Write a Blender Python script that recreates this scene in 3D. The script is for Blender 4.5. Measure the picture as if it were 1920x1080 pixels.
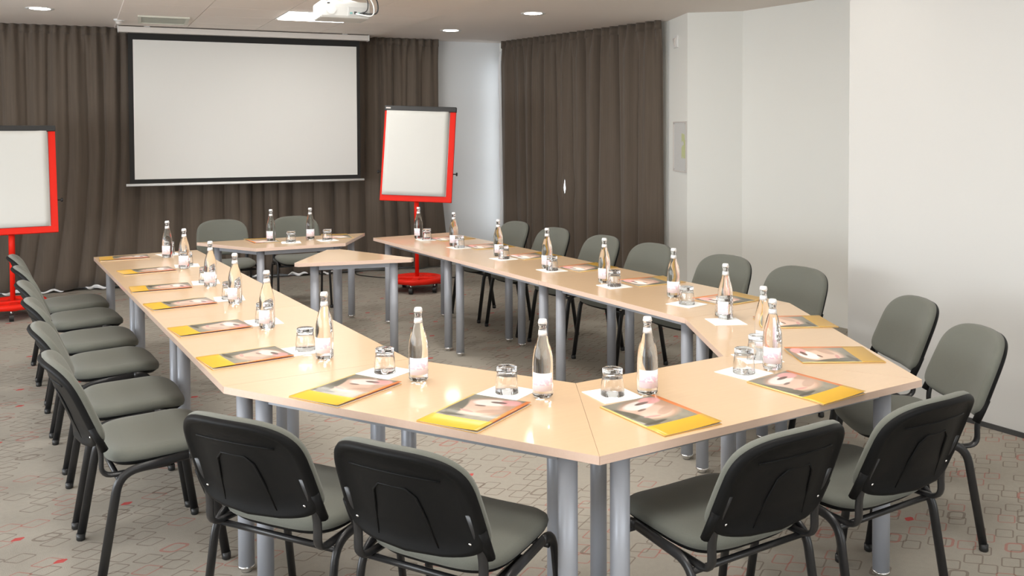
import bpy, bmesh, math, random
from mathutils import Vector, Matrix
R = math.radians
random.seed(7)
scn = bpy.context.scene
C = scn.collection
for o in list(bpy.data.objects): bpy.data.objects.remove(o)

# ------------------------------------------------------------------ camera
cam_d = bpy.data.cameras.new('camera'); cam = bpy.data.objects.new('camera', cam_d); C.objects.link(cam)
yaw, pitch, roll = 0.54444, 0.0279, -0.0038
F = Vector((math.sin(yaw)*math.cos(pitch), math.cos(yaw)*math.cos(pitch), -math.sin(pitch)))
r0 = Vector((math.cos(yaw), -math.sin(yaw), 0)); u0 = r0.cross(F)
rr = math.cos(roll)*r0 + math.sin(roll)*u0; uu = -math.sin(roll)*r0 + math.cos(roll)*u0
M4 = Matrix(((rr.x, uu.x, -F.x, -2.2356), (rr.y, uu.y, -F.y, -3.2815), (rr.z, uu.z, -F.z, 1.6558), (0, 0, 0, 1)))
cam.matrix_world = M4
cam_d.sensor_width = 36; cam_d.sensor_fit = 'HORIZONTAL'
cam_d.lens = 36*1678.1/1920
cam_d.shift_y = -(540-293.1)/1920
cam_d.clip_start = .05
scn.camera = cam
# ------------------------------------------------------------------ world, exposure, big lamps
w = bpy.data.worlds.new('world'); scn.world = w; w.use_nodes = True
w.node_tree.nodes['Background'].inputs[0].default_value = (.86, .93, 1, 1)
w.node_tree.nodes['Background'].inputs[1].default_value = 2.0
scn.view_settings.view_transform = 'Standard'; scn.view_settings.look = 'None'
scn.view_settings.exposure = 1.02; scn.view_settings.gamma = 1; scn.view_settings.use_curve_mapping = False
PANEL_E = 8.0       # radiance of the ceiling light panels
SPOT_E = 16.0        # radiance of the round downlights
def fill_light(name, loc, rot, sx, sy, power, col):
    l = bpy.data.lights.new(name, 'AREA'); l.shape = 'RECTANGLE'; l.size = sx; l.size_y = sy; l.energy = power; l.color = col
    o = bpy.data.objects.new(name, l); C.objects.link(o); o.location = loc; o.rotation_euler = rot; return o
# added soft fill behind the camera, brightening table edges and legs
fill_light('rear_fill', (-.8, -5.85, 1.65), (R(108), 0, 0), 5.0, 1.9, 52, (.90, .95, 1.0))
# added unseen fill at the left wall, brightening the right-hand walls
fill_light('side_fill', (-5.90, .6, 1.60), (R(106), 0, R(-90)), 8.0, 2.0, 235, (.88, .94, 1.0))
CEIL = 2.77
REC = CEIL-.012

# ------------------------------------------------------------------ materials
def mat(name, col=(.5, .5, .5), rough=.5, metal=0, spec=None, coat=0, trans=0, ior=None, emit=None, es=0, sheen=0):
    m = bpy.data.materials.new(name); m.use_nodes = True
    b = m.node_tree.nodes['Principled BSDF']
    b.inputs['Base Color'].default_value = (*col, 1); b.inputs['Roughness'].default_value = rough
    b.inputs['Metallic'].default_value = metal
    if spec is not None: b.inputs['Specular IOR Level'].default_value = spec
    if coat: b.inputs['Coat Weight'].default_value = coat; b.inputs['Coat Roughness'].default_value = .12
    if trans: b.inputs['Transmission Weight'].default_value = trans
    if ior: b.inputs['IOR'].default_value = ior
    if emit: b.inputs['Emission Color'].default_value = (*emit, 1); b.inputs['Emission Strength'].default_value = es
    if sheen: b.inputs['Sheen Weight'].default_value = sheen
    return m
class N:
    """tiny node helper"""
    def __init__(s, m): s.t = m.node_tree; s.b = s.t.nodes['Principled BSDF']
    def n(s, typ, **k):
        x = s.t.nodes.new(typ)
        for a, v in k.items(): setattr(x, a, v)
        return x
    def l(s, a, b): s.t.links.new(a, b)
    def put(s, sock, v):
        if isinstance(v, bpy.types.NodeSocket): s.l(v, sock)
        else: sock.default_value = v
    def math(s, op, a, b=0.0, c=0.0):
        x = s.n('ShaderNodeMath', operation=op)
        s.put(x.inputs[0], a); s.put(x.inputs[1], b); s.put(x.inputs[2], c); return x.outputs[0]
    def vm(s, op, a, b=(0, 0, 0)):
        x = s.n('ShaderNodeVectorMath', operation=op); s.put(x.inputs[0], a); s.put(x.inputs[1], b); return x.outputs[0]
    def mix(s, f, a, b):
        x = s.n('ShaderNodeMix', data_type='RGBA'); s.put(x.inputs['Factor'], f)
        s.put(x.inputs[6], (*a, 1) if isinstance(a, tuple) else a); s.put(x.inputs[7], (*b, 1) if isinstance(b, tuple) else b)
        return x.outputs[2]
    def sep(s, v): x = s.n('ShaderNodeSeparateXYZ'); s.l(v, x.inputs[0]); return x.outputs
    def comb(s, a, b, c=0.0):
        x = s.n('ShaderNodeCombineXYZ'); s.put(x.inputs[0], a); s.put(x.inputs[1], b); s.put(x.inputs[2], c); return x.outputs[0]
    def obj(s): return s.n('ShaderNodeTexCoord').outputs['Object']
    def noise(s, v, sc, det=3, rough=.5):
        x = s.n('ShaderNodeTexNoise'); s.l(v, x.inputs['Vector']); x.inputs['Scale'].default_value = sc
        x.inputs['Detail'].default_value = det; x.inputs['Roughness'].default_value = rough; return x.outputs[0]
    def mapping(s, v, loc=(0, 0, 0), rot=(0, 0, 0), sc=(1, 1, 1)):
        x = s.n('ShaderNodeMapping'); s.l(v, x.inputs[0]); x.inputs[1].default_value = loc; x.inputs[2].default_value = rot; x.inputs[3].default_value = sc
        return x.outputs[0]
    def bump(s, h, st=.3, d=.002):
        x = s.n('ShaderNodeBump'); x.inputs['Strength'].default_value = st; x.inputs['Distance'].default_value = d
        s.l(h, x.inputs['Height']); s.l(x.outputs[0], s.b.inputs['Normal'])
    def col(s, v): s.l(v, s.b.inputs['Base Color'])

def m_wall(name, c1, c2):
    m = mat(name, c1, .75); k = N(m); o = k.obj()
    k.col(k.mix(k.noise(o, .7, 2), c1, c2)); k.bump(k.noise(o, 160, 2), .12, .001); return m
WALL = m_wall('white_wall_paint', (.81, .81, .765), (.85, .85, .81))
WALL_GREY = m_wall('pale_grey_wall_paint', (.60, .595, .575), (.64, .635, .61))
WALL_BLUE = m_wall('cool_white_wall_paint', (.74, .76, .77), (.78, .79, .79))
CEILM = m_wall('ceiling_paint', (.78, .71, .65), (.82, .75, .69))
TILEM = m_wall('ceiling_tile', (.79, .715, .65), (.83, .755, .69))

def m_carpet():
    m = mat('patterned_carpet', rough=.95, spec=.1); k = N(m); o = k.obj()
    base = k.mix(k.noise(o, 260, 2), (.29, .265, .225), (.42, .385, .335))
    base = k.mix(k.noise(o, 1.4, 3), base, k.mix(k.noise(o, 40, 3), (.31, .29, .245), (.42, .385, .33)))
    for i, (rot, sc, off, hx, hy, keep, redp) in enumerate([
            (R(-38), (6.2, 8.6, 1), (.3, .1, 0), .27, .24, .38, .80), (R(-38), (6.2, 8.6, 1), (.72, .55, 0), .26, .24, .42, .74),
            (R(-38), (3.1, 4.6, 1), (.2, .85, 0), .14, .12, .55, .62)]):
        p = k.mapping(o, off, (0, 0, rot), sc)
        cell = k.vm('FLOOR', p); fr = k.vm('SUBTRACT', k.vm('FRACTION', p), (.5, .5, 0))
        wn = k.n('ShaderNodeTexWhiteNoise', noise_dimensions='3D'); k.l(k.vm('ADD', cell, (i*7.3, 1.7, 3.1)), wn.inputs[0])
        rx, ry, rz = k.sep(wn.outputs['Color'])
        off2 = k.comb(k.math('MULTIPLY', k.math('SUBTRACT', rx, .5), .3), k.math('MULTIPLY', k.math('SUBTRACT', ry, .5), .3))
        x, y, z = k.sep(k.vm('ABSOLUTE', k.vm('SUBTRACT', fr, off2)))
        rad = .07
        q = k.vm('MAXIMUM', k.comb(k.math('SUBTRACT', x, hx-rad), k.math('SUBTRACT', y, hy-rad)), (0, 0, 0))
        ln = k.n('ShaderNodeVectorMath', operation='LENGTH'); k.l(q, ln.inputs[0])
        d = k.math('ABSOLUTE', k.math('SUBTRACT', ln.outputs['Value'], rad))
        line = k.math('LESS_THAN', d, .022)
        line = k.math('MULTIPLY', line, k.math('GREATER_THAN', wn.outputs['Value'], keep))
        red = k.math('GREATER_THAN', rz, redp)
        line = k.math('MULTIPLY', line, k.math('ADD', .50, k.math('MULTIPLY', red, .10)))
        base = k.mix(line, base, k.mix(red, (.115, .075, .06), (.40, .13, .11)))
    # rare solid red flecks
    p = k.mapping(o, (.4, .3, 0), (0, 0, R(-20)), (1.75, 2.3, 1)); cell = k.vm('FLOOR', p)
    wn = k.n('ShaderNodeTexWhiteNoise', noise_dimensions='3D'); k.l(cell, wn.inputs[0]); rx, ry, rz = k.sep(wn.outputs['Color'])
    fr = k.vm('SUBTRACT', k.vm('FRACTION', p), k.comb(k.math('ADD', .25, k.math('MULTIPLY', rx, .5)), k.math('ADD', .25, k.math('MULTIPLY', ry, .5)), 0.5))
    x, y, z = k.sep(k.vm('ABSOLUTE', fr))
    hit = k.math('MULTIPLY', k.math('LESS_THAN', x, .045), k.math('LESS_THAN', k.math('ADD', y, k.math('MULTIPLY', x, .7)), .042))
    hit = k.math('MULTIPLY', hit, k.math('GREATER_THAN', rz, .45))
    base = k.mix(k.math('MULTIPLY', hit, .85), base, (.52, .05, .05))
    k.col(base); k.bump(k.noise(o, 420, 2), .5, .003); return m
CARPET = m_carpet()

def m_wood(name, a, b, rough):
    m = mat(name, a, rough, coat=.45); m.node_tree.nodes['Principled BSDF'].inputs['Coat Roughness'].default_value = .07; k = N(m); o = k.obj()
    v = k.mapping(o, (0, 0, 0), (0, 0, R(3)), (1.2, 26, 26))
    g = k.noise(v, 3, 5, .6); fl = k.noise(k.mapping(o, sc=(9, 90, 90)), 2, 2)
    c = k.mix(g, a, b); c = k.mix(k.math('MULTIPLY', fl, .25), c, tuple(x*.82 for x in a)); k.col(c); return m
WOOD = m_wood('beech_laminate', (.66, .455, .27), (.72, .515, .325), .3)
EDGE = m_wood('beech_edge_band', (.76, .55, .44), (.82, .62, .50), .45)
LEGM = mat('grey_blue_lacquer', (.42, .445, .50), .38, metal=.15)
CHROME = mat('chrome', (.8, .8, .8), .15, metal=1)
DARKP = mat('dark_plastic', (.018, .018, .018), .45)
def m_fabric():
    m = mat('grey_woven_upholstery', rough=.9, spec=.2, sheen=.15); k = N(m); o = k.obj()
    k.col(k.mix(k.noise(o, 700, 2), (.108, .112, .094), (.172, .176, .150))); k.bump(k.noise(o, 900, 2), .4, .001); return m
FABRIC = m_fabric()
def m_shell():
    m = mat('black_textured_plastic', (.008, .008, .008), .5, spec=.12); k = N(m); k.bump(k.noise(k.obj(), 500, 2), .3, .0006); return m
SHELL = m_shell()
TUBE = mat('black_powder_coat', (.016, .016, .017), .33)
def m_curtain():
    m = mat('brown_grey_curtain_cloth', rough=.85, spec=.2, sheen=.2); k = N(m); o = k.obj()
    n1 = k.noise(k.mapping(o, sc=(1, 1, .03)), 60, 3)
    c = k.mix(n1, (.105, .080, .061), (.168, .133, .103)); c = k.mix(k.math('MULTIPLY', k.noise(o, 700, 2), .4), c, (.07, .055, .043))
    k.col(c); k.bump(k.noise(o, 800, 2), .3, .001); return m
CURT = m_curtain()
LEAK = mat('painted_light_leak', (.85, .85, .85), .8)  # white for strips that imitate window light leaking round the curtains
SCREENM = mat('matt_white_screen', (.70, .69, .66), .9, spec=.1)
BLACKF = mat('black_screen_border', (.012, .011, .010), .8)
CASE = mat('white_metal_casing', (.66, .62, .58), .45)
WHITEP = mat('white_plastic', (.82, .82, .80), .35)
RED = mat('red_lacquer', (.80, .022, .010), .42, spec=.15)
PAPER = mat('white_paper', (.68, .675, .64), .85, spec=.1)
NAP = mat('white_napkin_paper', (.9, .9, .88), .85)
LAMP = mat('light_panel_diffuser', (.9, .9, .9), .5, emit=(1, .975, .93), es=PANEL_E)
SPOT = mat('downlight_diffuser', (.9, .9, .9), .5, emit=(1, .93, .82), es=SPOT_E)
GLASSW = mat('clear_filled_glass', (1, 1, 1), .0, trans=1, ior=1.36)
GLASS = mat('clear_tumbler_glass', (1, 1, 1), .0, trans=1, ior=1.45)
PANE = mat('window_glass', (1, 1, 1), .0, trans=1, ior=1.01)
CAPM = mat('white_metal_cap', (.85, .85, .86), .3, metal=.3)
FRAMEW = mat('white_window_frame', (.8, .8, .8), .4)
def m_label():
    m = mat('bottle_label', rough=.5); k = N(m); x, y, z = k.sep(k.obj())
    pink = k.math('MULTIPLY', k.math('LESS_THAN', k.math('ABSOLUTE', k.math('SUBTRACT', z, .060)), .012), k.math('GREATER_THAN', k.noise(k.obj(), 60, 2), .47))
    c = k.mix(k.math('MULTIPLY', pink, .6), (.9, .88, .9), (.85, .45, .6))
    low = k.math('LESS_THAN', z, .05); c = k.mix(k.math('MULTIPLY', low, .35), c, (.86, .6, .72)); k.col(c); return m
LABEL = m_label()
def m_cover():
    m = mat('booklet_cover_print', rough=.32, coat=.08); k = N(m); o = k.obj(); u, v, z = k.sep(o)   # u -.115...115, v -.165...165
    def ell(cu, cv, a, b, rot=0, soft=.25):
        du = k.math('SUBTRACT', u, cu); dv = k.math('SUBTRACT', v, cv)
        ca, sa = math.cos(rot), math.sin(rot)
        x = k.math('ADD', k.math('MULTIPLY', du, ca/a), k.math('MULTIPLY', dv, sa/a))
        y = k.math('ADD', k.math('MULTIPLY', du, -sa/b), k.math('MULTIPLY', dv, ca/b))
        d = k.math('ADD', k.math('MULTIPLY', x, x), k.math('MULTIPLY', y, y))
        s = k.math('DIVIDE', k.math('SUBTRACT', 1+soft, d), 2*soft)
        c = k.n('ShaderNodeClamp'); k.l(s, c.inputs[0]); return c.outputs[0]
    bg = k.mix(k.noise(o, 22, 3), (.16, .15, .11), (.38, .34, .27))
    c = k.mix(ell(.01, .06, .105, .095, .3), bg, (.50, .31, .21))
    c = k.mix(ell(-.015, .045, .085, .07, -.5), c, (.70, .49, .38))
    c = k.mix(ell(.0, .105, .065, .035, .2), c, (.85, .78, .72))
    c = k.mix(ell(.06, .125, .04, .03), c, (.80, .38, .36))
    c = k.mix(ell(-.02, .062, .020, .007, .2), c, (.20, .12, .09))
    c = k.mix(ell(.045, .02, .05, .02, .5), c, (.52, .34, .25))
    c = k.mix(ell(-.085, .02, .028, .10, .25), c, (.13, .12, .085))
    c = k.mix(ell(.02, .115, .03, .010, .1), c, (.16, .09, .07))
    c = k.mix(ell(-.06, -.055, .05, .010, .1), c, (.09, .08, .06))
    c = k.mix(ell(-.03, -.005, .03, .008, -.2), c, (.62, .30, .26))
    c = k.mix(k.math('GREATER_THAN', u, .098), c, (.88, .26, .06))
    c = k.mix(k.math('LESS_THAN', u, -.107), c, (.88, .60, .16))
    c = k.mix(k.math('LESS_THAN', v, -.075), c, (.76, .43, .035))
    k.col(c); return m
COVER = m_cover()
COVB = mat('booklet_yellow_back', (.76, .42, .04), .3)
def m_plan():
    m = mat('evacuation_plan_print', rough=.4); k = N(m); o = k.obj(); u, v, z = k.sep(o)
    br = k.n('ShaderNodeTexBrick'); k.l(k.mapping(o, sc=(14, 14, 14)), br.inputs[0]); br.inputs['Mortar Size'].default_value = .04
    br.inputs['Color1'].default_value = br.inputs['Color2'].default_value = (.80, .80, .78, 1); br.inputs['Mortar'].default_value = (.55, .55, .54, 1)
    g = k.math('MULTIPLY', k.math('GREATER_THAN', u, .05), k.math('LESS_THAN', k.math('ABSOLUTE', k.math('ADD', v, -.01)), .12))
    g = k.math('MULTIPLY', g, k.math('GREATER_THAN', k.noise(o, 9, 1), .44))
    k.col(k.mix(k.math('MULTIPLY', g, .7), br.outputs[0], (.60, .66, .22))); return m
PLAN = m_plan()

# ------------------------------------------------------------------ mesh helpers
def link_mesh(name, me, m, parent=None, loc=None, smooth=False):
    if smooth:
        for p in me.polygons: p.use_smooth = True
    if not isinstance(m, (list, tuple)): m = [m]
    for x in m: me.materials.append(x)
    o = bpy.data.objects.new(name, me); C.objects.link(o)
    if parent is not None: o.parent = parent
    if loc is not None: o.location = loc
    return o
def from_py(name, vs, fs, m, parent=None, loc=None, smooth=False, mi=None):
    me = bpy.data.meshes.new(name); me.from_pydata([tuple(v) for v in vs], [], fs); me.update()
    if mi:
        for p, i in zip(me.polygons, mi): p.material_index = i
    bm = bmesh.new(); bm.from_mesh(me); bmesh.ops.recalc_face_normals(bm, faces=bm.faces); bm.to_mesh(me); bm.free()
    return link_mesh(name, me, m, parent, loc, smooth)
def from_bm(name, bm, m, parent=None, loc=None, smooth=False):
    me = bpy.data.meshes.new(name); bmesh.ops.recalc_face_normals(bm, faces=bm.faces); bm.to_mesh(me); bm.free()
    return link_mesh(name, me, m, parent, loc, smooth)
def bbox(bm, x0, x1, y0, y1, z0, z1, bev=0, seg=2, rot=None):
    r = bmesh.ops.create_cube(bm, size=1); vs = r['verts']
    for v in vs:
        v.co = Vector(((x0+x1)/2+v.co.x*(x1-x0), (y0+y1)/2+v.co.y*(y1-y0), (z0+z1)/2+v.co.z*(z1-z0)))
        if rot: v.co = rot @ v.co
    if bev:
        es = list({e for v in vs for e in v.link_edges}); bmesh.ops.bevel(bm, geom=es, offset=bev, segments=seg, affect='EDGES', profile=.5)
def box(name, x0, x1, y0, y1, z0, z1, m, parent=None, bev=0, loc=None):
    bm = bmesh.new(); bbox(bm, x0, x1, y0, y1, z0, z1, bev); return from_bm(name, bm, m, parent, loc)
def prism(name, poly, z0, z1, m, parent=None, bev=0, loc=None, edge_mat=None):
    bm = bmesh.new(); n = len(poly)
    a = [bm.verts.new((x, y, z0)) for x, y in poly]; b = [bm.verts.new((x, y, z1)) for x, y in poly]
    bm.faces.new(a[::-1]); bm.faces.new(b)
    for i in range(n): bm.faces.new((a[i], a[(i+1) % n], b[(i+1) % n], b[i]))
    if bev: bmesh.ops.bevel(bm, geom=list(bm.edges), offset=bev, segments=2, affect='EDGES')
    bmesh.ops.recalc_face_normals(bm, faces=bm.faces); ms = m
    if edge_mat:
        ms = [m, edge_mat]
        for f in bm.faces: f.material_index = 0 if abs(f.normal.z) > .7 else 1
    return from_bm(name, bm, ms, parent, loc)
def lathe(name, prof, m, parent=None, loc=None, n=24, arc=None):
    vs, fs = [], []; full = arc is None; a0, a1 = (0, 2*math.pi) if full else arc
    cnt = n if full else n+1
    for (r, z) in prof:
        for i in range(cnt):
            t = a0+(a1-a0)*i/n; vs.append((r*math.cos(t), r*math.sin(t), z))
    for j in range(len(prof)-1):
        for i in range(n):
            i2 = (i+1) % cnt; fs.append((j*cnt+i, j*cnt+i2, (j+1)*cnt+i2, (j+1)*cnt+i))
    if full:
        for j in (0, len(prof)-1):
            if prof[j][0] > 1e-5: fs.append(tuple(j*cnt+i for i in range(n)))
    me = bpy.data.meshes.new(name); me.from_pydata(vs, [], fs)
    bm = bmesh.new(); bm.from_mesh(me); bmesh.ops.remove_doubles(bm, verts=bm.verts, dist=1e-5)
    bmesh.ops.recalc_face_normals(bm, faces=bm.faces)
    bm.to_mesh(me); bm.free()
    return link_mesh(name, me, m, parent, loc, True)
def smooth_path(pts, rad, seg=5):
    """round the corners of a polyline"""
    out = [Vector(pts[0])]
    for i in range(1, len(pts)-1):
        p, a, b = Vector(pts[i]), Vector(pts[i-1]), Vector(pts[i+1])
        d = min(rad, (a-p).length*.49, (b-p).length*.49); s = p+(a-p).normalized()*d; e = p+(b-p).normalized()*d
        for k in range(seg+1):
            t = k/seg; out.append(s*(1-t)**2+p*2*t*(1-t)+e*t*t)
    out.append(Vector(pts[-1])); return out
def tube_data(path, ra, rb=None, n=10, ref=(1, 0, 0)):
    rb = rb or ra; vs, fs = [], []; path = [Vector(p) for p in path]; ref = Vector(ref)
    for i, p in enumerate(path):
        t = (path[min(i+1, len(path)-1)]-path[max(i-1, 0)]).normalized()
        a = ref-t*ref.dot(t)
        if a.length < 1e-3: a = Vector((0, 0, 1))-t*t.z
        a.normalize(); b = t.cross(a)
        for k in range(n):
            g = 2*math.pi*k/n; vs.append(p+a*ra*math.cos(g)+b*rb*math.sin(g))
    for i in range(len(path)-1):
        for k in range(n):
            k2 = (k+1) % n; fs.append((i*n+k, i*n+k2, (i+1)*n+k2, (i+1)*n+k))
    fs.append(tuple(range(n))[::-1]); fs.append(tuple((len(path)-1)*n+k for k in range(n)))
    return vs, fs
def tube(name, path, ra, m, parent=None, rb=None, n=10, ref=(1, 0, 0), loc=None):
    vs, fs = tube_data(path, ra, rb, n, ref); return from_py(name, vs, fs, m, parent, loc, True)
def pad(name, a, b, ex, prof, fn, m, parent=None, n=56, shape=None, ex_low=None):
    """closed cushion: prof = list of (radial fraction, height); fn maps (x, y, h) to the final place"""
    vs, fs = [], []
    for (f, h) in prof:
        for i in range(n):
            t = 2*math.pi*i/n; c, s = math.cos(t), math.sin(t)
            e_ = ex_low if (ex_low and s < 0) else ex
            x = a*math.copysign(abs(c)**(2/e_), c); y = b*math.copysign(abs(s)**(2/e_), s)
            if shape: x, y = shape(x, y)
            vs.append(fn(x*f, y*f, h))
    for j in range(len(prof)-1):
        for i in range(n):
            i2 = (i+1) % n; fs.append((j*n+i, j*n+i2, (j+1)*n+i2, (j+1)*n+i))
    for j in (0, len(prof)-1):
        f, h = prof[j]; vs.append(fn(0, 0, h)); c = len(vs)-1
        for i in range(n): fs.append((c, j*n+i, j*n+(i+1) % n))
    return from_py(name, vs, fs, m, parent, None, True)
def empty(name, loc, rz=0):
    o = bpy.data.objects.new(name, None); C.objects.link(o); o.location = loc; o.rotation_euler = (0, 0, rz); o.empty_display_size = .05; return o
def tag(o, label, cat, group=None):
    o['label'] = label; o['category'] = cat
    if group: o['group'] = group
    return o
def struct(o): o['kind'] = 'structure'; return o
KIDS = {}
def copy_tree(src, loc, rz):
    r = src.copy(); C.objects.link(r); r.location = loc; r.rotation_euler = (0, 0, rz)
    def rec(a, b):
        for ch in list(a.children):
            c = ch.copy(); C.objects.link(c); c.parent = b; rec(ch, c)
    rec(src, r); return r

# ------------------------------------------------------------------ room shell
WA = Vector((-3.7, 7.58)); WB = Vector((3.60, 6.485))       # back wall line
def backy(x, d=0): return 7.025-.15*x-d
struct(box('floor', -6.2, 4.6, -6.2, 8.2, -.05, 0, CARPET))
def wall_seg(name, p, q, m, z0=0, z1=REC+.05, th=.12, side=1):
    p, q = Vector(p), Vector(q); d = (q-p).normalized(); n = Vector((-d.y, d.x))*side*th
    return struct(prism(name, [p, q, q+n, p+n], z0, z1, m))
wall_seg('wall_back', (-6.1, backy(-6.1)), (3.75, backy(3.75)), WALL_BLUE)
# window wall with one opening behind the side curtains
P0, P1, P2, P3, P4 = (3.49, 6.62), (3.85, 3.70), (3.585, 3.12), (3.96, 2.78), (4.03, .30)
def lerp(a, b, t): return (a[0]+(b[0]-a[0])*t, a[1]+(b[1]-a[1])*t)
wq = [lerp(P0, P1, t) for t in (0, .042, .93, 1)]
wall_seg('wall_right_far', wq[0], wq[1], WALL)
wall_seg('wall_right_jamb', wq[2], wq[3], WALL)
wall_seg('wall_right_sill', wq[1], wq[2], WALL, 0, .35)
wall_seg('wall_right_head', wq[1], wq[2], WALL, 2.55, REC+.05)
wall_seg('wall_right_pier', P1, P2, WALL, th=.3)
wall_seg('wall_right_return', P2, P3, WALL, th=.3)
wall_seg('wall_right_middle', P3, P4, WALL)
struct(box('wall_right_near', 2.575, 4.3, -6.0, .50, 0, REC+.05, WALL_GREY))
struct(box('wall_left', -6.12, -6.0, -6.0, 8.2, 0, REC+.05, WALL))
struct(box('wall_front', -6.1, 2.6, -6.1, -5.95, 0, REC+.05, WALL))
struct(box('dark_strip_right', 2.566, 2.575, -5.9, .50, .0, .028, mat('dark_strip', (.05, .05, .05), .6)))  # thin dark strip along the foot of the grey wall
# window
win = struct(empty('window_1', (0, 0, 0)))
def along(p, q, name, s0, s1, z0, z1, d0, d1, m, parent=None):
    p, q = Vector(p), Vector(q); d = (q-p).normalized(); n = Vector((-d.y, d.x)); L = (q-p).length
    a, b = p+d*s0*L, p+d*s1*L
    return prism(name, [a+n*d0, b+n*d0, b+n*d1, a+n*d1], z0, z1, m, parent)
for s0, s1, z0, z1 in [(0, 1, .35, .41), (0, 1, 2.49, 2.55), (0, .03, .41, 2.49), (.97, 1, .41, 2.49), (.485, .515, .41, 2.49)]:
    along(wq[1], wq[2], 'window_frame', s0, s1, z0, z1, .04, .09, FRAMEW, win)
along(wq[1], wq[2], 'window_pane', .03, .485, .41, 2.49, .062, .068, PANE, win)
along(wq[1], wq[2], 'window_pane', .515, .97, .41, 2.49, .062, .068, PANE, win)

# ceiling: plaster border round a recessed field of panels
def cx(y, side): return (1.83-.092*(6.77-y)) if side > 0 else (-.90-.092*(6.77-y))
cyA, cyB = -5.5, 6.95
L0, L1, R0, R1 = (cx(cyA, -1), cyA), (cx(cyB, -1), cyB-.03+.0), (cx(cyA, 1), cyA), (cx(cyB, 1), cyB-.4)
def ytop(x): return backy(x, .0)
L1 = (cx(cyB, -1), ytop(cx(cyB, -1))); R1 = (cx(6.75, 1), ytop(cx(6.75, 1)))
ceil = struct(empty('ceiling', (0, 0, 0)))
prism('plaster_border', [(-6.2, -6.2), (L0[0], -6.2), L0, L1, (L1[0], 8.2), (-6.2, 8.2)], CEIL, CEIL+.1, CEILM, ceil)
prism('plaster_border', [(R0[0], -6.2), (4.6, -6.2), (4.6, 8.2), (R1[0], 8.2), R1, R0], CEIL, CEIL+.1, CEILM, ceil)
prism('plaster_border', [(L0[0], -6.2), (R0[0], -6.2), R0, L0], CEIL, CEIL+.1, CEILM, ceil)
box('ceiling_slab', -6.2, 4.6, -6.2, 8.2, REC+.03, REC+.12, CEILM, ceil)
tdir = Vector((.092, 1)).normalized(); tper = Vector((1, -.15)).normalized()
org = Vector(R1)
def tile_poly(i, j, g=.004):
    # columns counted from the right border, rows from the back wall
    W = (cx(0, 1)-cx(0, -1))/4; D = .62
    def pt(a, b):
        y0 = R1[1]; base = Vector((R1[0], y0))-tper*(a*W*1.011)-tdir*((b+.55)*D)
        return base
    return [pt(i+g, j+g), pt(i+1-g, j+g), pt(i+1-g, j+1-g), pt(i+g, j+1-g)]
LIGHT_TILES = {(1, 2), (2, 5), (1, 7), (3, 7), (1, 10), (3, 10), (1, 13), (3, 13)}
for i in range(4):
    for j in range(-1, 18):
        if (i, j) in LIGHT_TILES: continue
        prism('ceiling_tile', [tuple(p) for p in tile_poly(i, j)], REC, REC+.03, TILEM, ceil)
nlp = 0
for (i, j) in sorted(LIGHT_TILES):
    poly = [Vector(p) for p in tile_poly(i, j)]; c = sum(poly, Vector((0, 0)))/4
    t = empty('ceiling_light_panel', (c.x, c.y, REC-.012))
    q = [(p-c) for p in poly]
    prism('light_frame', [tuple(v*.99) for v in q], .008, .04, WHITEP, t)
    prism('light_diffuser', [tuple(v*.93) for v in q], 0, .012, LAMP, t)
    lab = {(1, 2): 'bright square ceiling light panel just left of the projector',
           (2, 5): 'bright square ceiling light panel cut by the top edge above the projector'}.get((i, j), 'square ceiling light panel overhead behind the camera view')
    tag(t, lab, 'ceiling light', 'square light panels in the ceiling')

def downlight(x, y, lab):
    t = empty('downlight', (x, y, CEIL)); tag(t, lab, 'ceiling light', 'round ceiling downlights')
    lathe('trim_ring', [(.085, -.002), (.112, -.006), (.118, -.001), (.118, .003), (.085, .003)], WHITEP, t, n=32)
    lathe('lamp_diffuser', [(.0, -.003), (.06, -.004), (.086, -.002), (.086, .002), (0, .002)], SPOT, t, n=32)
downlight(2.316, 5.53, 'round ceiling downlight near the back right corner of the room')
downlight(2.34, 3.88, 'round ceiling downlight in front of the side window curtains')
downlight(-1.68, 5.78, 'round ceiling downlight over the left end of the back curtain')
for x, y, lb in ((2.1, 2.1, 'round ceiling downlight over the right row of chairs, out of view'), (2.0, .3, 'round ceiling downlight above the right table corner, out of view'), (1.9, -1.6, 'round ceiling downlight by the grey wall, out of view'), (-1.75, 3.6, 'round ceiling downlight above the left row of chairs, out of view')):
    downlight(x, y, lb)

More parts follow.
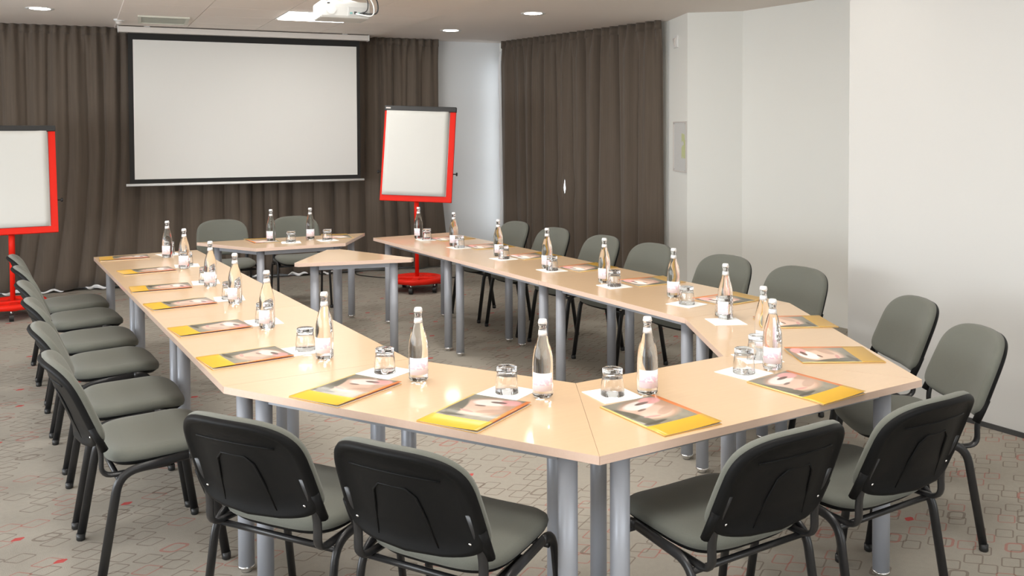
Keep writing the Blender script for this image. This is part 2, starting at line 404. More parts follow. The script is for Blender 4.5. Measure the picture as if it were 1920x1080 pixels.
# ------------------------------------------------------------------ curtains
def curtain(name, p, q, label, ztop, zbot, amp, pitchw, seed, cells, flare=None, hem_leak=None, side=1, group=None, edge_leak=False):
    """pleated cloth from p to q (plan), folds stand out on the room side"""
    rnd = random.Random(seed); p, q = Vector(p), Vector(q); L = (q-p).length; d = (q-p)/L; n = Vector((-d.y, d.x))*side
    ph = [rnd.uniform(0, 6.28) for _ in range(8)]
    def disp(s, t):        # t 0 top, 1 bottom
        wv = s+.012*math.sin(s*9+ph[0])*t*3
        fine = math.sin(2*math.pi*wv/(pitchw*.5)+ph[1])
        mid = 2*abs(math.sin(math.pi*wv/pitchw+.6*math.sin(s*4.1+ph[2])+ph[3]))**.75-1
        big = math.sin(2*math.pi*wv/(pitchw*2.3)+1.3*math.sin(s*2.3+ph[4])+ph[5])
        k = min(1, t/.10)
        return amp*((1-k)*.35*fine+k*(.45*mid+.42*big*(.5+.5*t)+.16*fine*(1-t)))
    ns, nz = cells, 26; vs, fs = [], []
    for th in (0,):
        for j in range(nz+1):
            t = (j/nz)**1.2; z = ztop+(zbot-ztop)*t
            for i in range(ns+1):
                s = L*i/ns; o = disp(s, t)
                P = p+d*s+n*o
                if flare: P = P+d*flare(s/L, t)
                zz = z+(0.006*math.sin(i*.9) if j == 0 else 0)
                if j == nz: zz += .012*math.sin(s*5+ph[6])+.008*math.sin(s*13+ph[7])
                vs.append((P.x, P.y, zz))
    for j in range(nz):
        for i in range(ns):
            a = j*(ns+1)+i; fs.append((a, a+1, a+ns+2, a+ns+1))
    me = bpy.data.meshes.new(name); me.from_pydata(vs, [], fs)
    t = empty(name, (0, 0, 0)); tag(t, label, 'curtain', group)
    o = link_mesh('pleated_cloth', me, CURT, t, None, True)
    sm = o.modifiers.new('solid', 'SOLIDIFY'); sm.thickness = .004; sm.offset = 0
    # header tape at the top
    vs, fs = [], []
    for i in range(ns+1):
        s = L*i/ns
        for z, e in ((ztop+.006, .004), (ztop-.085, .006)):
            P = p+d*s+n*(disp(s, .0)+e)
            if flare: P = P+d*flare(s/L, 0)
            vs.append((P.x, P.y, z))
    for i in range(ns): a = 2*i; fs.append((a, a+2, a+3, a+1))
    me = bpy.data.meshes.new('pleat_header'); me.from_pydata(vs, [], fs); o = link_mesh('pleat_header', me, CURT, t, None, True)
    sm = o.modifiers.new('solid', 'SOLIDIFY'); sm.thickness = .005; sm.offset = 0
    if edge_leak:  # white strip in place of window light leaking past this edge
        vs, fs = [], []
        for j in range(31):
            tt = j/30; z = ztop-.12+(zbot+.02-ztop+.12)*tt; P = p+n*(.035+disp(0, tt))-d*(.012+.006*math.sin(tt*17)+.006*math.sin(tt*41))
            if flare: P = P+d*flare(0, tt)
            Q = P+d*.035-n*.004; vs += [(P.x, P.y, z), (Q.x, Q.y, z)]
        for j in range(30): k = 2*j; fs.append((k, k+2, k+3, k+1))
        me = bpy.data.meshes.new('light_leak_strip'); me.from_pydata(vs, [], fs); o = link_mesh('light_leak_strip', me, LEAK, t, None, True)
        sm = o.modifiers.new('solid', 'SOLIDIFY'); sm.thickness = .003; sm.offset = 0
        o['label'] = 'white strip standing in for light leaking past the leading edge'
    if hem_leak:  # white strips in place of light leaking in under the hem
        for (a, b, z0, z1) in hem_leak:
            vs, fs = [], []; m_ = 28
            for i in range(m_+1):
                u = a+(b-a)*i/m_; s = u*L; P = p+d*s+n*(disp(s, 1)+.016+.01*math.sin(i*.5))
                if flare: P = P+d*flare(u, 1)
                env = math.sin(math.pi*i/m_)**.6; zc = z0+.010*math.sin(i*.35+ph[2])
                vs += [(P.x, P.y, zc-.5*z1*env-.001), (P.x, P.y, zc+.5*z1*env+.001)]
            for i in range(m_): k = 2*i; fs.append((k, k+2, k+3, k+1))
            me = bpy.data.meshes.new('light_leak_strip'); me.from_pydata(vs, [], fs); o = link_mesh('light_leak_strip', me, LEAK, t, None, True)
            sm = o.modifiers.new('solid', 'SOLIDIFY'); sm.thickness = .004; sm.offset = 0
            o['label'] = 'white strip standing in for light leaking under the hem'
    return t
def bc(x, d=.16): return (x, backy(x, d))
def fl_left(u, t):      # lower part of the left cloth sweeps towards the left
    return -.16*max(0, (t-.45)/.55)**1.6*math.exp(-((u-.52)/.25)**2)
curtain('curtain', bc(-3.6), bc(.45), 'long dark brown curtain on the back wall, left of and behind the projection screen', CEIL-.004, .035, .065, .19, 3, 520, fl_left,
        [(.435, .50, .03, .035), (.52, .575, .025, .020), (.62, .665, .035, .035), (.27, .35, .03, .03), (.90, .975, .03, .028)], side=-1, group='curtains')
def fl_right(u, t):
    return .13*max(0, (t-.5)/.5)**1.2*u**3
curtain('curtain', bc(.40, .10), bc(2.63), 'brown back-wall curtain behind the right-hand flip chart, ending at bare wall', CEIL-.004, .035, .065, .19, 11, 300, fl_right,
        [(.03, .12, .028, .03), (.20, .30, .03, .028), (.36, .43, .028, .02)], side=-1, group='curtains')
S0, S1 = Vector((3.43, 6.34)), Vector((3.735, 3.68))
def sl(t): return tuple(S0+(S1-S0)*t)
curtain('curtain', sl(0), sl(.4672), 'brown side-window curtain, the left one beside the bare wall corner', CEIL-.004, .03, .080, .21, 21, 240, lambda u, t: .05*t*(1-u)-.055*math.exp(-((t-.635)/.05)**2)*max(0, u*5-4), side=-1, group='curtains', edge_leak=True)
curtain('curtain', sl(.468), sl(1), 'brown side-window curtain, the right one next to the evacuation plan', CEIL-.004, .03, .092, .26, 34, 300, lambda u, t: .045*math.exp(-((t-.635)/.05)**2)*max(0, 1-u*5), side=-1, group='curtains')

# ------------------------------------------------------------------ projection screen
def onb(x, d): return Vector((x, backy(x, d)))
bdir = Vector((1, -.15)).normalized(); bang = math.atan2(-.15, 1)
sc0 = onb(.377, .45)
scr = empty('projection_screen', (sc0.x, sc0.y, 0), bang)
tag(scr, 'large white pull-down projection screen with black borders hanging before the back curtain', 'projection screen')
W = 2.335/2
box('screen_casing', -1.30, 1.295, -.075, .03, 2.688, 2.748, CASE, scr, .006)
box('casing_end_cap', 1.295, 1.303, -.078, .033, 2.685, 2.751, WHITEP, scr, .002)
box('casing_end_cap', -1.308, -1.30, -.078, .033, 2.685, 2.751, WHITEP, scr, .002)
box('mounting_bracket', 1.0, 1.06, -.05, .02, 2.748, REC, WHITEP, scr)
box('mounting_bracket', -1.06, -1.0, -.05, .02, 2.748, REC, WHITEP, scr)
box('black_border', -1.215, 1.205, -.006, -.002, 1.128, 2.690, BLACKF, scr)
box('white_picture_field', -W, W, -.0095, -.0062, 1.17, 2.62, SCREENM, scr)
tube('bottom_bar', [(-1.25, -.004, 1.112), (1.245, -.004, 1.112)], .014, WHITEP, scr, rb=.020, n=12, ref=(0, 0, 1))

# ------------------------------------------------------------------ flip charts
def flipchart(x, y, rz, tilt, roll_, hb, label, mastlean=0):
    t = empty('flip_chart', (x, y, 0), rz); tag(t, label, 'flip chart', 'red flip charts')
    # base: shallow round tray with raised rim and front cross bar
    lathe('base_ring', [(.190, .118), (.200, .140), (.235, .150), (.270, .145), (.282, .128), (.270, .100), (.235, .092), (.200, .098), (.190, .118)], RED, t, n=44)
    bm = bmesh.new(); bbox(bm, -.262, .262, -.045, .045, .078, .150, .010); from_bm('base_cross_bar', bm, RED, t)
    bm = bmesh.new(); bbox(bm, -.035, .035, -.262, .262, .092, .140, .010); from_bm('base_cross_bar', bm, RED, t)
    for a in (-150, -95, -30, 45, 135):
        cxx, cyy = .235*math.cos(R(a)), .235*math.sin(R(a))
        w_ = from_py('caster', *tube_data([(cxx-.018, cyy, .036), (cxx+.018, cyy, .036)], .036, n=18, ref=(0, 0, 1)), DARKP, t)
        tube('caster_stem', [(cxx, cyy, .05), (cxx, cyy, .105)], .010, CHROME, w_, n=8)
    tube('mast', [(0, 0, .11), (0, .0, hb+.05)], .021, RED, t, rb=.021, n=16)
    tube('mast_sleeve', [(0, 0, hb-.25), (0, 0, hb+.03)], .026, RED, t, n=16)
    rot = Matrix.Translation((0, -.045, hb)) @ Matrix.Rotation(roll_, 4, 'Y') @ Matrix.Rotation(-tilt, 4, 'X')
    def part(nm, x0, x1, y0, y1, z0, z1, m, bev=0, par=t):
        bm = bmesh.new(); bbox(bm, x0, x1, y0, y1, z0, z1, bev); bm.transform(rot); return from_bm(nm, bm, m, par)
    bw, bh = .375, 1.0
    part('board', -bw+.01, bw-.01, -.012, .008, .01, bh-.01, WHITEP)
    part('frame_rail', -bw, -bw+.03, -.026, .012, 0, bh-.03, RED, .004)
    part('frame_rail', bw-.03-.03, bw, -.026, .012, 0, bh-.03, RED, .004)
    part('frame_rail', -bw, bw, -.028, .012, 0, .06, RED, .005)
    part('clamp_bar', -bw-.004, bw+.004, -.040, .016, bh-.055, bh, DARKP, .006)
    part('maker_plate', -bw+.012, -bw+.062, -.0415, -.0395, bh-.035, bh-.020, CASE)
    # paper block with a curled top corner
    vs, fs = [], []; nx, nz = 14, 18
    for j in range(nz+1):
        for i in range(nx+1):
            u, v = i/nx, j/nz; xx = -bw+.022+u*(2*bw-.095); zz = .062+v*(bh-.115)
            yy = -.034-.012*math.exp(-((u-.85-.25*(v-.6))/.06)**2)*max(0, (v-.45))*1.8-.004*math.sin(v*9)*(1-v)
            vs.append(rot @ Vector((xx, yy, zz)))
    for j in range(nz):
        for i in range(nx): a = j*(nx+1)+i; fs.append((a, a+1, a+nx+2, a+nx+1))
    o = from_py('paper_pad', vs, fs, PAPER, t, None, True); s = o.modifiers.new('s', 'SOLIDIFY'); s.thickness = .012; s.offset = -1 if False else 0
    for sx in (-1, 1):
        a = rot @ Vector((sx*bw, -.0, .30)); b = rot @ Vector((sx*(bw+.045), -.0, .30))
        k_ = tube('clamp_screw', [a, b], .006, DARKP, t, n=8, ref=(0, 0, 1)); c = rot @ Vector((sx*(bw+.03), 0, .30))
        tube('knob', [c, b], .018, DARKP, k_, n=12, ref=(0, 0, 1))
    return t
def face_to(x, y, tx, ty): return math.atan2(ty-y, tx-x)+math.pi/2
flipchart(1.73, 5.19, -.62, R(9), R(2.0), .93, 'red flip chart with blank white pad, right of the projection screen')
flipchart(-1.93, 5.93, .0, R(13), R(0), .745, 'red flip chart with blank pad at the far left, cut by the picture edge')

# ------------------------------------------------------------------ tables
TH = .74; TT = .026
def seam_in(poly, g=.0006):
    c = Vector((sum(p[0] for p in poly)/len(poly), sum(p[1] for p in poly)/len(poly)))
    return [tuple(Vector(p)+(c-Vector(p)).normalized()*g) for p in poly]
def table(poly, legs, label, cat='table', group='beech conference tables', ang=0):
    cx_ = sum(p[0] for p in poly)/len(poly); cy_ = sum(p[1] for p in poly)/len(poly)
    t = empty('conference_table', (cx_, cy_, 0), ang); tag(t, label, cat, group)
    ca, sa = math.cos(-ang), math.sin(-ang)
    def loc(p): x, y = p[0]-cx_, p[1]-cy_; return (x*ca-y*sa, x*sa+y*ca)
    prism('tabletop', [loc(p) for p in seam_in(poly)], TH-TT, TH, WOOD, t, bev=.0006, edge_mat=EDGE)
    lp = [loc(p) for p in legs]
    for (x, y) in lp:
        l = from_py('leg', *tube_data([(x, y, .022), (x, y, TH-TT-.004)], .030, n=24), LEGM, t, smooth=True)
        lathe('mounting_plate', [(.0, TH-TT-.006), (.045, TH-TT-.006), (.045, TH-TT), (.0, TH-TT)], DARKP, l, (x, y, 0), n=20)
        lathe('chrome_foot', [(0, 0), (.019, 0), (.021, .008), (.021, .014), (.031, .017), (.031, .026), (0, .026)], CHROME, l, (x, y, 0), n=20)
    # under-frame rails set in from the edges
    n = len(lp)
    for i in range(n):
        a, b = Vector(lp[i]), Vector(lp[(i+1) % n])
        d = (b-a).normalized(); a = a+d*.03; b = b-d*.03; pr = Vector((-d.y, d.x))*.009
        prism('frame_rail', [a+pr, b+pr, b-pr, a-pr], TH-TT-.040, TH-TT-.001, LEGM, t)
    return t
L = 1.47; S3 = math.sqrt(3)/2
A, B, Cc, D = Vector((-L, 0)), Vector((-L/2, -S3*L)), Vector((L/2, -S3*L)), Vector((L, 0))
def inset_leg(corner, prv, nxt, e_prev, e_next):
    """point at distance e_prev from edge prv-corner and e_next from edge corner-nxt (counter-clockwise polygon)"""
    c, p, n = Vector(corner), Vector(prv), Vector(nxt)
    d1 = (c-p).normalized(); d2 = (n-c).normalized(); n1 = Vector((-d1.y, d1.x)); n2 = Vector((-d2.y, d2.x))
    # solve c + v with v.n1 = e_prev, v.n2 = e_next
    det = n1.x*n2.y-n1.y*n2.x
    v = Vector(((e_prev*n2.y-e_next*n1.y)/det, (n1.x*e_next-n2.x*e_prev)/det)); return c+v
def ccw(poly):
    a = sum(poly[i][0]*poly[(i+1) % len(poly)][1]-poly[(i+1) % len(poly)][0]*poly[i][1] for i in range(len(poly)))
    return poly if a > 0 else poly[::-1]
def legs_for(poly, ins):
    n = len(poly); return [inset_leg(poly[i], poly[i-1], poly[(i+1) % n], ins[i-1], ins[i]) for i in range(n)]
RL = 1.3167
for side, nm in ((-1, 'left'), (1, 'right')):
    for k_ in range(3):
        y0, y1 = k_*RL, (k_+1)*RL; xo, xi = side*L, side*L/2
        poly = ccw([(xo, y0), (xi, y0), (xi, y1), (xo, y1)])
        # edge order of insets: long edges .075, seam edges .07
        n = 4; ins = []
        for i in range(4):
            a, b = poly[i], poly[(i+1) % 4]; ins.append(.095 if abs(a[1]-b[1]) < .01 else .100)
        where = ('joined to the angled tables', 'middle one of three', 'far end nearest the screen')[k_]
        table(poly, legs_for(poly, ins), f'beech rectangular table in the {nm} row, {where}')
for (p, q, lab) in ((A, B, 'beech trapezoid table at the near end, left one with two booklets'), (B, Cc, 'beech trapezoid table at the near end, middle one facing the camera'),
                    (Cc, D, 'beech trapezoid table at the near end, right one by the grey wall')):
    poly = ccw([tuple(p), tuple(q), tuple(q/2), tuple(p/2)]); ins = []
    for i in range(4):
        a, b = Vector(poly[i]), Vector(poly[(i+1) % 4]); ln = (a-b).length
        ins.append(.088 if ln > 1.2 else (.078 if abs((a-b).normalized().cross((a).normalized())) < .1 else .075))
    lg = legs_for(poly, ins)
    if p is B:      # this table's outer leg beside the right-hand neighbour stands a little nearer its corner
        j = max(range(4), key=lambda q_: lg[q_].x-lg[q_].y*2); lg[j] = lg[j]+Vector((.033, 0))
    if p is A:      # outer leg beside the left row
        j = max(range(4), key=lambda q_: lg[q_].y-lg[q_].x*.6); lg[j] = lg[j]-(B-A).normalized()*.03
    table(poly, lg, lab)
# presenter's table
fa = -.075; fu = Vector((math.cos(fa), math.sin(fa))); fv = Vector((-fu.y, fu.x))
FL = Vector((-.635, 4.44)); fr_ = [FL, FL+fu*1.45, FL+fu*1.0875-fv*.628, FL+fu*.3625-fv*.628]
poly = ccw([tuple(p) for p in fr_]); table(poly, legs_for(poly, [.09]*4), 'beech trapezoid table in front of the screen with two bottles')
mid = [(-.307, 2.854), (-.292, 2.820), (.475, 2.600), (.505, 2.628), (.225, 3.385), (.125, 3.405)]
poly = ccw(mid)
table(poly, [(-.155, 2.875), (.385, 2.715), (.165, 3.27)], 'small beech triangular table standing empty inside the horseshoe')

# ------------------------------------------------------------------ chairs
def make_chair(label):
    t = empty('conference_chair', (0, 0, 0)); tag(t, label, 'chair', 'grey conference chairs')
    # seat: y forward
    def seat_fn(x, y, h):
        k = y/.215; drop = -.030*max(0, k-.45)**1.5*1.6; dish = .012*(x/.235)**2-.004*(1-(y/.215)**2)
        return (x, y+.015, .458+h+drop+dish*(1 if h > -.01 else .6)-.012*(-k)*.4)
    pad('seat', .231, .212, 4.2, [(.5, .026), (.8, .025), (.92, .021), (.985, .010), (1.0, -.004), (.985, -.016), (.95, -.019)], seat_fn, FABRIC, t)
    pad('seat_shell', .225, .200, 4.2, [(.99, -.016), (1.0, -.022), (.93, -.036), (.5, -.038)], seat_fn, SHELL, t)
    # back
    lean = R(21)
    def back_map(x, v, h):       # h: towards the sitter positive
        yy = -.318+.062*(abs(x)/.245)**2.0
        return Vector((x, yy+h*math.cos(lean)-math.sin(lean)*v, .667+v*math.cos(lean)+h*math.sin(lean)))
    def bshape(x, y):
        f = 1-.075*max(0, (y+.16)/.32)
        return x*f, y-(.014*(1-(x/.25)**2) if y < -.08 else 0)+(.012*(1-(x/.25)**2) if y > .08 else 0)
    pad('backrest', .245, .160, 3.6, [(.5, .024), (.85, .024), (.94, .020), (.985, .010), (1.0, -.002), (.99, -.012)], back_map, FABRIC, t, shape=bshape, ex_low=6)
    sh = pad('backrest_shell', .245, .160, 3.6, [(.985, -.004), (.995, -.010), (.985, -.020), (.955, -.026), (.90, -.025), (.86, -.015), (.5, -.013)], back_map, SHELL, t, shape=bshape, ex_low=6)
    # moulded ribs on the rear of the shell
    def rib(pts, r=.0035):
        P = [back_map(x, v, -.0125) for x, v in pts]; tube('moulded_rib', P, r, SHELL, sh, n=6, ref=(0, 1, 0))
    rib([(-.15+.30*i/16, .080+.012*math.cos((i/8-1)*1.3)) for i in range(17)])
    rib([(-.10, -.145), (-.085, -.05), (-.07, .02), (-.045, .045), (.045, .045), (.07, .02), (.085, -.05), (.10, -.145)])
    for sx in (-1, 1):
        for v in (.10, -.12):
            c = back_map(sx*.190, v, -.013); d = back_map(sx*.190, v, -.018)
            tube('screw', [c, d], .005, CHROME, sh, n=8, ref=(1, 0, 0))
    # frames: oval tubes
    for sx in (-1, 1):
        x = sx*.238
        path = smooth_path([(x*1.03, -.235, .012), (x, -.165, .415), (x, .150, .440), (x*1.03, .215, .012)], .07, 7)
        hcut = len(path)//2
        # the side frame is one bent tube: rear leg, rail, front leg
        ztop = .40
        rear = [p for p in path if p.y < -.02]; front = [p for p in path if p.y >= -.02]
        rear.append(front[0])
        lr = tube('leg', rear, .0105, TUBE, t, rb=.017, n=12); lf = tube('leg', front, .0105, TUBE, t, rb=.017, n=12)
        for l, yy in ((lr, -.235), (lf, .215)):
            lathe('rubber_foot', [(0, 0), (.013, 0), (.017, .004), (.017, .028), (0, .028)], DARKP, l, (x*1.03, yy, 0), n=12)
        st = smooth_path([(sx*.200, .02, .402), (sx*.213, -.225, .405), tuple(back_map(sx*.213, -.170, -.008)), tuple(back_map(sx*.205, -.02, -.012))], .07, 6)
        lip = [back_map(sx*.222, -.075, -.012), back_map(sx*.224, -.12, -.010), back_map(sx*.224, -.172, -.006)]
        tube('shell_lip', lip, .020, SHELL, sh, rb=.014, n=10)
        tube('back_stem', st, .016, TUBE, t, rb=.009, n=10)
    tube('cross_bar', [(-.238, -.165, .392), (.238, -.165, .392)], .010, TUBE, t, n=10, ref=(0, 0, 1))
    tube('cross_bar', [(-.238, .125, .405), (.238, .125, .405)], .010, TUBE, t, n=10, ref=(0, 0, 1))
    return t
ORD = ['nearest the camera', 'second from the camera', 'third from the camera', 'fourth from the camera', 'fifth from the camera', 'farthest from the camera']
BT = .36
chairs = []
for i, y in enumerate((.47, 1.07, 1.77, 2.38, 3.06, 3.66)):
    chairs.append((-1.635-.006*(i % 2), y, -math.pi/2+R((2, -2, 1, -1, 2, 0)[i]), f'grey chair in the row left of the left tables, {ORD[i]}'))
for i, y in enumerate((.43, 1.02, 1.78, 2.39, 3.06, 3.70)):
    chairs.append((1.71, y, math.pi/2+R((-1, 2, 0, -2, 1, 1)[i]), f'grey chair in the row along the right tables, {ORD[i]}'))
a1 = math.atan2(.5, .866)-math.pi/2
chairs += [(-1.300, -.425, a1+R(3), 'black-backed grey chair seen from behind, left one at the near left angled table'),
           (-.985, -.905, a1-R(0), 'black-backed grey chair seen from behind, nearest one left of the middle table leg'),
           (-.250, -1.215, R(0), 'black-backed grey chair seen from behind, right of the front table corner'),
           (.345, -1.245, R(0), 'black-backed grey chair seen from behind, rightmost at the near end'),
           (1.446, -.395, -a1+R(0), 'grey chair facing left before the grey wall, farther of the two'),
           (1.075, -.935, -a1+R(-2), 'grey chair facing left before the grey wall, nearer of the two'),
           (-.235, 5.06, math.pi+fa, 'grey chair behind the presenter table, left one under the screen'),
           (.44, 5.03, math.pi+fa+R(-3), 'grey chair behind the presenter table, right one under the screen')]
proto = make_chair('x')
for i, (x, y, rz, lab) in enumerate(chairs):
    if i == 0: o = proto; o.location = (x, y, 0); o.rotation_euler = (0, 0, rz)
    else: o = copy_tree(proto, (x, y, 0), rz)
    o['label'] = lab

# ------------------------------------------------------------------ table settings
def make_bottle():
    t = empty('water_bottle', (0, 0, TH))
    b = [(0, .003), (.024, .001), (.033, .004), (.0362, .012), (.0362, .085), (.0360, .115), (.0345, .140), (.0300, .165), (.0232, .190), (.0170, .212), (.0137, .228), (.0125, .244), (.0145, .247), (.0145, .2525), (.0125, .255), (.0125, .262), (0, .262)]
    lathe('glass_body', b, GLASSW, t, n=28)
    lathe('label_wrap', [(.0364, .028), (.0369, .028), (.0369, .090), (.0364, .090)], LABEL, t, n=20, arc=(R(-62), R(62)))
    lathe('neck_label', [(.0166, .214), (.0142, .232)], CAPM, t, n=16)
    lathe('crown_cap', [(0, .2705), (.0125, .2700), (.0145, .267), (.0165, .256), (.0155, .255), (.0, .2625)], CAPM, t, n=20)
    return t
def make_glass():
    t = empty('drinking_glass', (0, 0, TH+.002))
    # upside-down tumbler: mouth down, thick base on top
    lathe('glass_wall', [(.0395, 0), (.041, .0015), (.0405, .02), (.037, .055), (.0345, .070), (.0355, .074), (.0355, .090), (.033, .0925), (0, .0925)], GLASS, t, n=28)
    bpy.data.objects.remove(t.children[0])
    lathe('glass_wall', [(0, .0745), (.031, .0745), (.0325, .070), (.035, .055), (.0385, .02), (.0392, .0015), (.0402, .0), (.041, .0015), (.0405, .02), (.037, .055), (.0345, .068), (.0355, .073), (.0355, .090), (.033, .0925), (.0, .0925)], GLASS, t, n=28)
    return t
def make_napkin():
    o = box('paper_napkin', -.078, .078, -.078, .078, 0, .0018, NAP, None, 0, (0, 0, TH)); return o
def make_book():
    t = empty('booklet', (0, 0, TH))
    box('back_cover', -.115, .115, -.165, .165, 0, .0012, COVB, t)
    box('page_block', -.1125, .114, -.1625, .1625, .0012, .0032, PAPER, t)
    # front cover, sprung open a little on the free edge
    vs, fs = [], []; nx = 10
    for i in range(nx+1):
        u = i/nx; z = .0034+.006*u**2.2
        for y in (-.165, .165): vs.append((-.115+.23*u, y, z))
    for i in range(nx): k = 2*i; fs.append((k, k+2, k+3, k+1))
    me = bpy.data.meshes.new('front_cover'); me.from_pydata(vs, [], fs); o = link_mesh('front_cover', me, COVER, t, None, True)
    s = o.modifiers.new('s', 'SOLIDIFY'); s.thickness = .0008; s.offset = 1
    return t
# seat data: zone, index, bottle, napkin, book centre, outward table normal angle, label angle
seats = []
LB = [(-1.023, .191), (-1.061, .877), (-1.036, 1.567), (-1.026, 2.186), (-1.015, 3.00), (-1.012, 3.62)]
LN = [(-1.046, .365), (-1.040, 1.010), (-1.03, 1.72), (-1.02, 2.34), (-.975, 3.12), (-.97, 3.79)]
LK = [(-1.295, .370), (-1.29, 1.01), (-1.29, 1.70), (-1.288, 2.29), (-1.25, 3.02), (-1.285, 3.77)]
for i in range(6): seats.append(('left row', ORD[i], LB[i], LN[i], LK[i], -math.pi/2, R(4*((-1)**i)+ (8 if i == 1 else 0))))
RB = [(1.064, .456), (1.028, 1.037), (1.049, 1.696), (1.07, 2.378), (1.063, 3.07), (1.04, 3.68)]
RN = [(.985, .263), (1.00, .903), (1.025, 1.602), (1.03, 2.23), (1.05, 2.95), (1.06, 3.56)]
RK = [(1.275, .235), (1.285, .90), (1.29, 1.56), (1.285, 2.22), (1.28, 2.87), (1.27, 3.50)]
for i in range(6): seats.append(('right row', ORD[i], RB[i], RN[i], RK[i], math.pi/2, R((3, -5, 4, 2, -4, 3)[i])))
seats += [('near left angled table', 'left place', (-.837, -.301), (-.900, -.135), (-1.110, -.285), a1, R(-4)),
          ('near left angled table', 'right place', (-.561, -.715), (-.642, -.608), (-.845, -.748), a1, R(-2)),
          ('near middle table', 'left place', (-.231, -.876), (-.345, -.826), (-.357, -1.085), 0, R(-1)),
          ('near middle table', 'right place', (.383, -.880), (.250, -.862), (.285, -1.12), 0, R(3)),
          ('near right angled table', 'nearer place', (.567, -.661), (.455, -.735), (.745, -.870), -a1, R(0)),
          ('near right angled table', 'farther place', (.891, -.115), (.845, -.165), (1.105, -.355), -a1, R(2)),
          ('presenter table', 'left place', (-.09, 4.17), (.03, 4.01), (-.14, 4.245), math.pi+fa, R(5)),
          ('presenter table', 'right place', (.235, 4.13), (.335, 3.985), (.50, 4.20), math.pi+fa, R(-6))]
pb, pg, pn, pk = make_bottle(), make_glass(), make_napkin(), make_book()
protos = [pb, pg, pn, pk]; first = True
camp = Vector((-2.2356, -3.2815))
for (zone, idx, b, n_, kx, rz, jit) in seats:
    toward = math.atan2(camp.y-b[1], camp.x-b[0])
    items = [(pb, b, TH+.0002, toward+R(random.uniform(-50, 30)), 'water bottle', 'bottle', 'clear glass water bottle with white cap on the'),
             (pg, (.940, -.052) if zone == 'near right angled table' and idx == 'farther place' else n_, TH+.0022, random.uniform(0, 6), 'glass', 'glass', 'upturned clear glass by the napkin on the'),
             (pn, n_, TH+.0002, rz+R(random.uniform(-10, 10))+(R(0)), 'napkin', 'napkin', 'white square paper napkin on the'),
             (pk, kx, TH+.0002, rz+jit, 'booklet', 'booklet', 'yellow booklet with portrait photo cover on the')]
    for (pr, xy, z, a, nm, cat, txt) in items:
        if first: o = pr; o.location = (xy[0], xy[1], z); o.rotation_euler = (0, 0, a)
        else: o = copy_tree(pr, (xy[0], xy[1], z), a)
        tag(o, f'{txt} {zone}, {idx}', cat, {'bottle': 'glass water bottles', 'glass': 'upturned drinking glasses', 'napkin': 'paper napkins', 'booklet': 'yellow booklets'}[cat])
    first = False

# ------------------------------------------------------------------ projector
pd = .36/2; pc = Vector((.185, 3.20)); pj = empty('projector', (pc.x, pc.y, 2.50), bang)
tag(pj, 'white ceiling projector with cables hanging from its rear connectors', 'projector')
box('projector_body', -.19, .19, -.14, .14, 0, .125, mat('projector_shell', (.50, .50, .48), .5), pj, .018)
box('connector_panel', .02, .165, -.1455, -.139, .018, .085, mat('grey_panel', (.42, .42, .41), .5), pj, .002)
for k_ in range(4): box('socket', .032+.032*k_, .052+.032*k_, -.149, -.145, .032, .046+.006*(k_ % 2), DARKP if k_ % 2 else mat('teal_socket', (.15, .35, .33), .5), pj, .001)
from_py('fan_grille', *tube_data([(-.105, -.1400, .062), (-.105, -.1445, .062)], .036, n=24, ref=(1, 0, 0)), mat('grille_grey', (.55, .54, .52), .6), pj)
box('power_button', -.135, -.115, -.145, -.139, .105, .113, DARKP, pj)
from_py('lens', *tube_data([(.07, .135, .06), (.07, .165, .06)], .038, n=24, ref=(1, 0, 0)), DARKP, pj)
box('ceiling_plate', -.09, .09, -.09, .09, .290, .298, WHITEP, pj)
tube('mount_pole', [(0, 0, .15), (0, 0, .292)], .022, WHITEP, pj, n=16)
for a, b in ((-1, -1), (1, -1), (-1, 1), (1, 1)): tube('mount_arm', [(0, 0, .16), (a*.12, b*.08, .122)], .009, WHITEP, pj, n=8)
def hose(name, pts, r, m, par): return tube(name, smooth_path(pts, .08, 6), r, m, par, n=8, ref=(0, 1, .1))
hose('cable', [(.03, -.02, .285), (.17, -.12, .24), (.235, -.19, .13), (.235, -.185, .03), (.15, -.150, .040)], .0055, DARKP, pj)
hose('cable', [(.02, -.03, .285), (.12, -.14, .22), (.16, -.19, .13), (.155, -.19, .05), (.105, -.150, .038)], .0045, DARKP, pj)
hose('cable', [(.0, -.03, .285), (.14, -.14, .20), (.205, -.18, .12), (.21, -.18, .01), (.075, -.150, .035)], .005, WHITEP, pj)

# ------------------------------------------------------------------ ceiling vent and detector
vc = Vector((-.60, 5.98)); vt = empty('ceiling_vent', (vc.x, vc.y, REC-.004), bang)
tag(vt, 'pale rectangular slotted air vent in the ceiling above the screen casing', 'vent')
vm = mat('vent_metal', (.66, .65, .56), .5)
for x0, x1, y0, y1 in ((-.23, .23, -.28, -.25), (-.23, .23, .25, .28), (-.23, -.20, -.25, .25), (.20, .23, -.25, .25)):
    box('vent_frame', x0, x1, y0, y1, -.010, .004, vm, vt)
box('vent_back', -.2, .2, -.25, .25, .0005, .003, vm, vt)
for k_ in range(11):
    bm = bmesh.new(); bbox(bm, -.2, .2, -.018, .018, -.001, .001, rot=Matrix.Translation((0, -.225+.045*k_, -.005)) @ Matrix.Rotation(R(12), 4, 'X')); from_bm('vent_slat', bm, vm, vt)
dt = empty('smoke_detector', (-.965, 6.25, CEIL)); tag(dt, 'small ceiling detector beside the left end of the screen casing', 'detector')
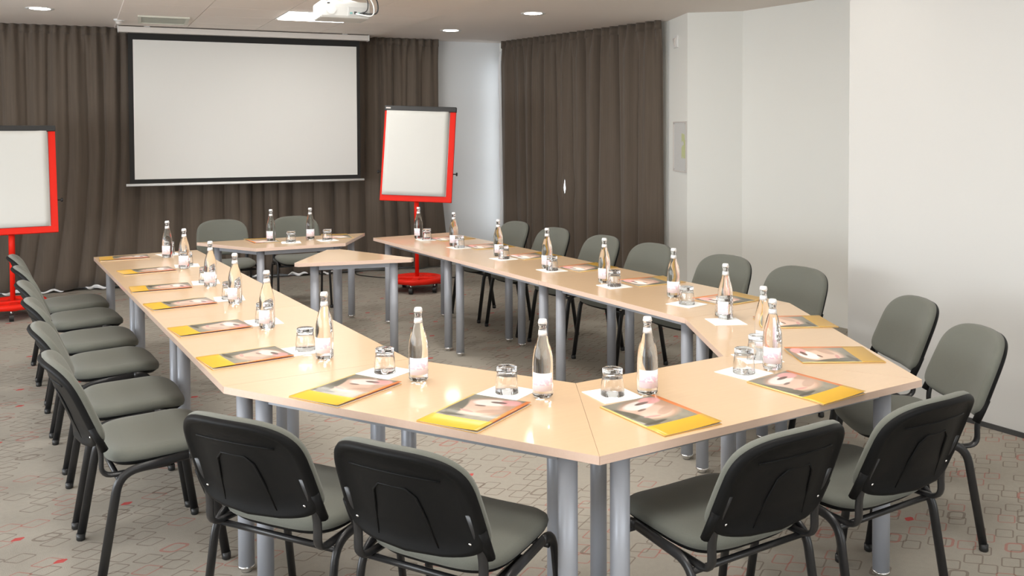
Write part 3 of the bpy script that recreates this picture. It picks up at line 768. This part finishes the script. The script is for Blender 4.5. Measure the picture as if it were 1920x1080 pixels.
lathe('detector_base', [(0, 0), (.05, 0), (.05, -.012), (.04, -.02), (0, -.02)], WHITEP, dt, n=24)
lathe('detector_head', [(.034, -.019), (.03, -.04), (.018, -.052), (0, -.054)], CASE, dt, n=24)

# ------------------------------------------------------------------ things on the pier
pdv = (Vector(P2)-Vector(P1)); pl = pdv.length; pdn = pdv/pl; pn_ = Vector((pdn.y, -pdn.x)); pang = math.atan2(pdn.y, pdn.x)
def on_pier(s, z, off=.004):
    p = Vector(P1)+pdn*s+pn_*off; return (p.x, p.y, z)
ev = empty('evacuation_plan', on_pier(.425, 1.50), pang); tag(ev, 'framed evacuation plan with green areas on the white pier beside the curtain', 'notice')
bm = bmesh.new(); bbox(bm, -.195, .195, -.235, .235, 0, .002); o = from_bm('plan_sheet', bm, PLAN, ev); o.rotation_euler = (R(90), 0, 0)
for x0, x1, z0, z1 in ((-.205, -.195, -.245, .245), (.195, .205, -.245, .245), (-.195, .195, .235, .245), (-.195, .195, -.245, -.235)):
    box('frame_strip', x0, x1, -.010, .002, z0, z1, CASE, ev)
for x in (-.182, .182):
    for z in (-.225, .225): tube('screw', [(x, -.002, z), (x, -.008, z)], .006, CHROME, ev, n=8, ref=(1, 0, 0))
se = empty('wall_sensor', on_pier(.30, 2.53), pang); tag(se, 'small square white sensor high on the pier right of the curtain', 'sensor')
box('sensor_plate', -.065, .065, -.012, .004, -.06, .06, WHITEP, se, .004)
from_py('sensor_lens', [(-.03, -.03, .03), (.03, -.03, .03), (0, -.03, -.035), (-.04, -.012, .04), (.04, -.012, .04), (0, -.012, -.045)], [(0, 1, 2), (3, 4, 1, 0), (4, 5, 2, 1), (5, 3, 0, 2)], CASE, se)

# ------------------------------------------------------------------ cord on the floor by the back curtain
cd = tube('floor_cord', smooth_path([(1.62, 6.66, .006), (1.55, 6.45, .006), (1.72, 6.1, .006), (1.95, 5.95, .006), (2.2, 5.9, .006), (2.5, 5.6, .006)], .2, 6), .006, DARKP, None, n=8, ref=(0, 0, 1))
tag(cd, 'thin black cord on the carpet in front of the back curtain', 'cord')
bpy.context.view_layer.update()
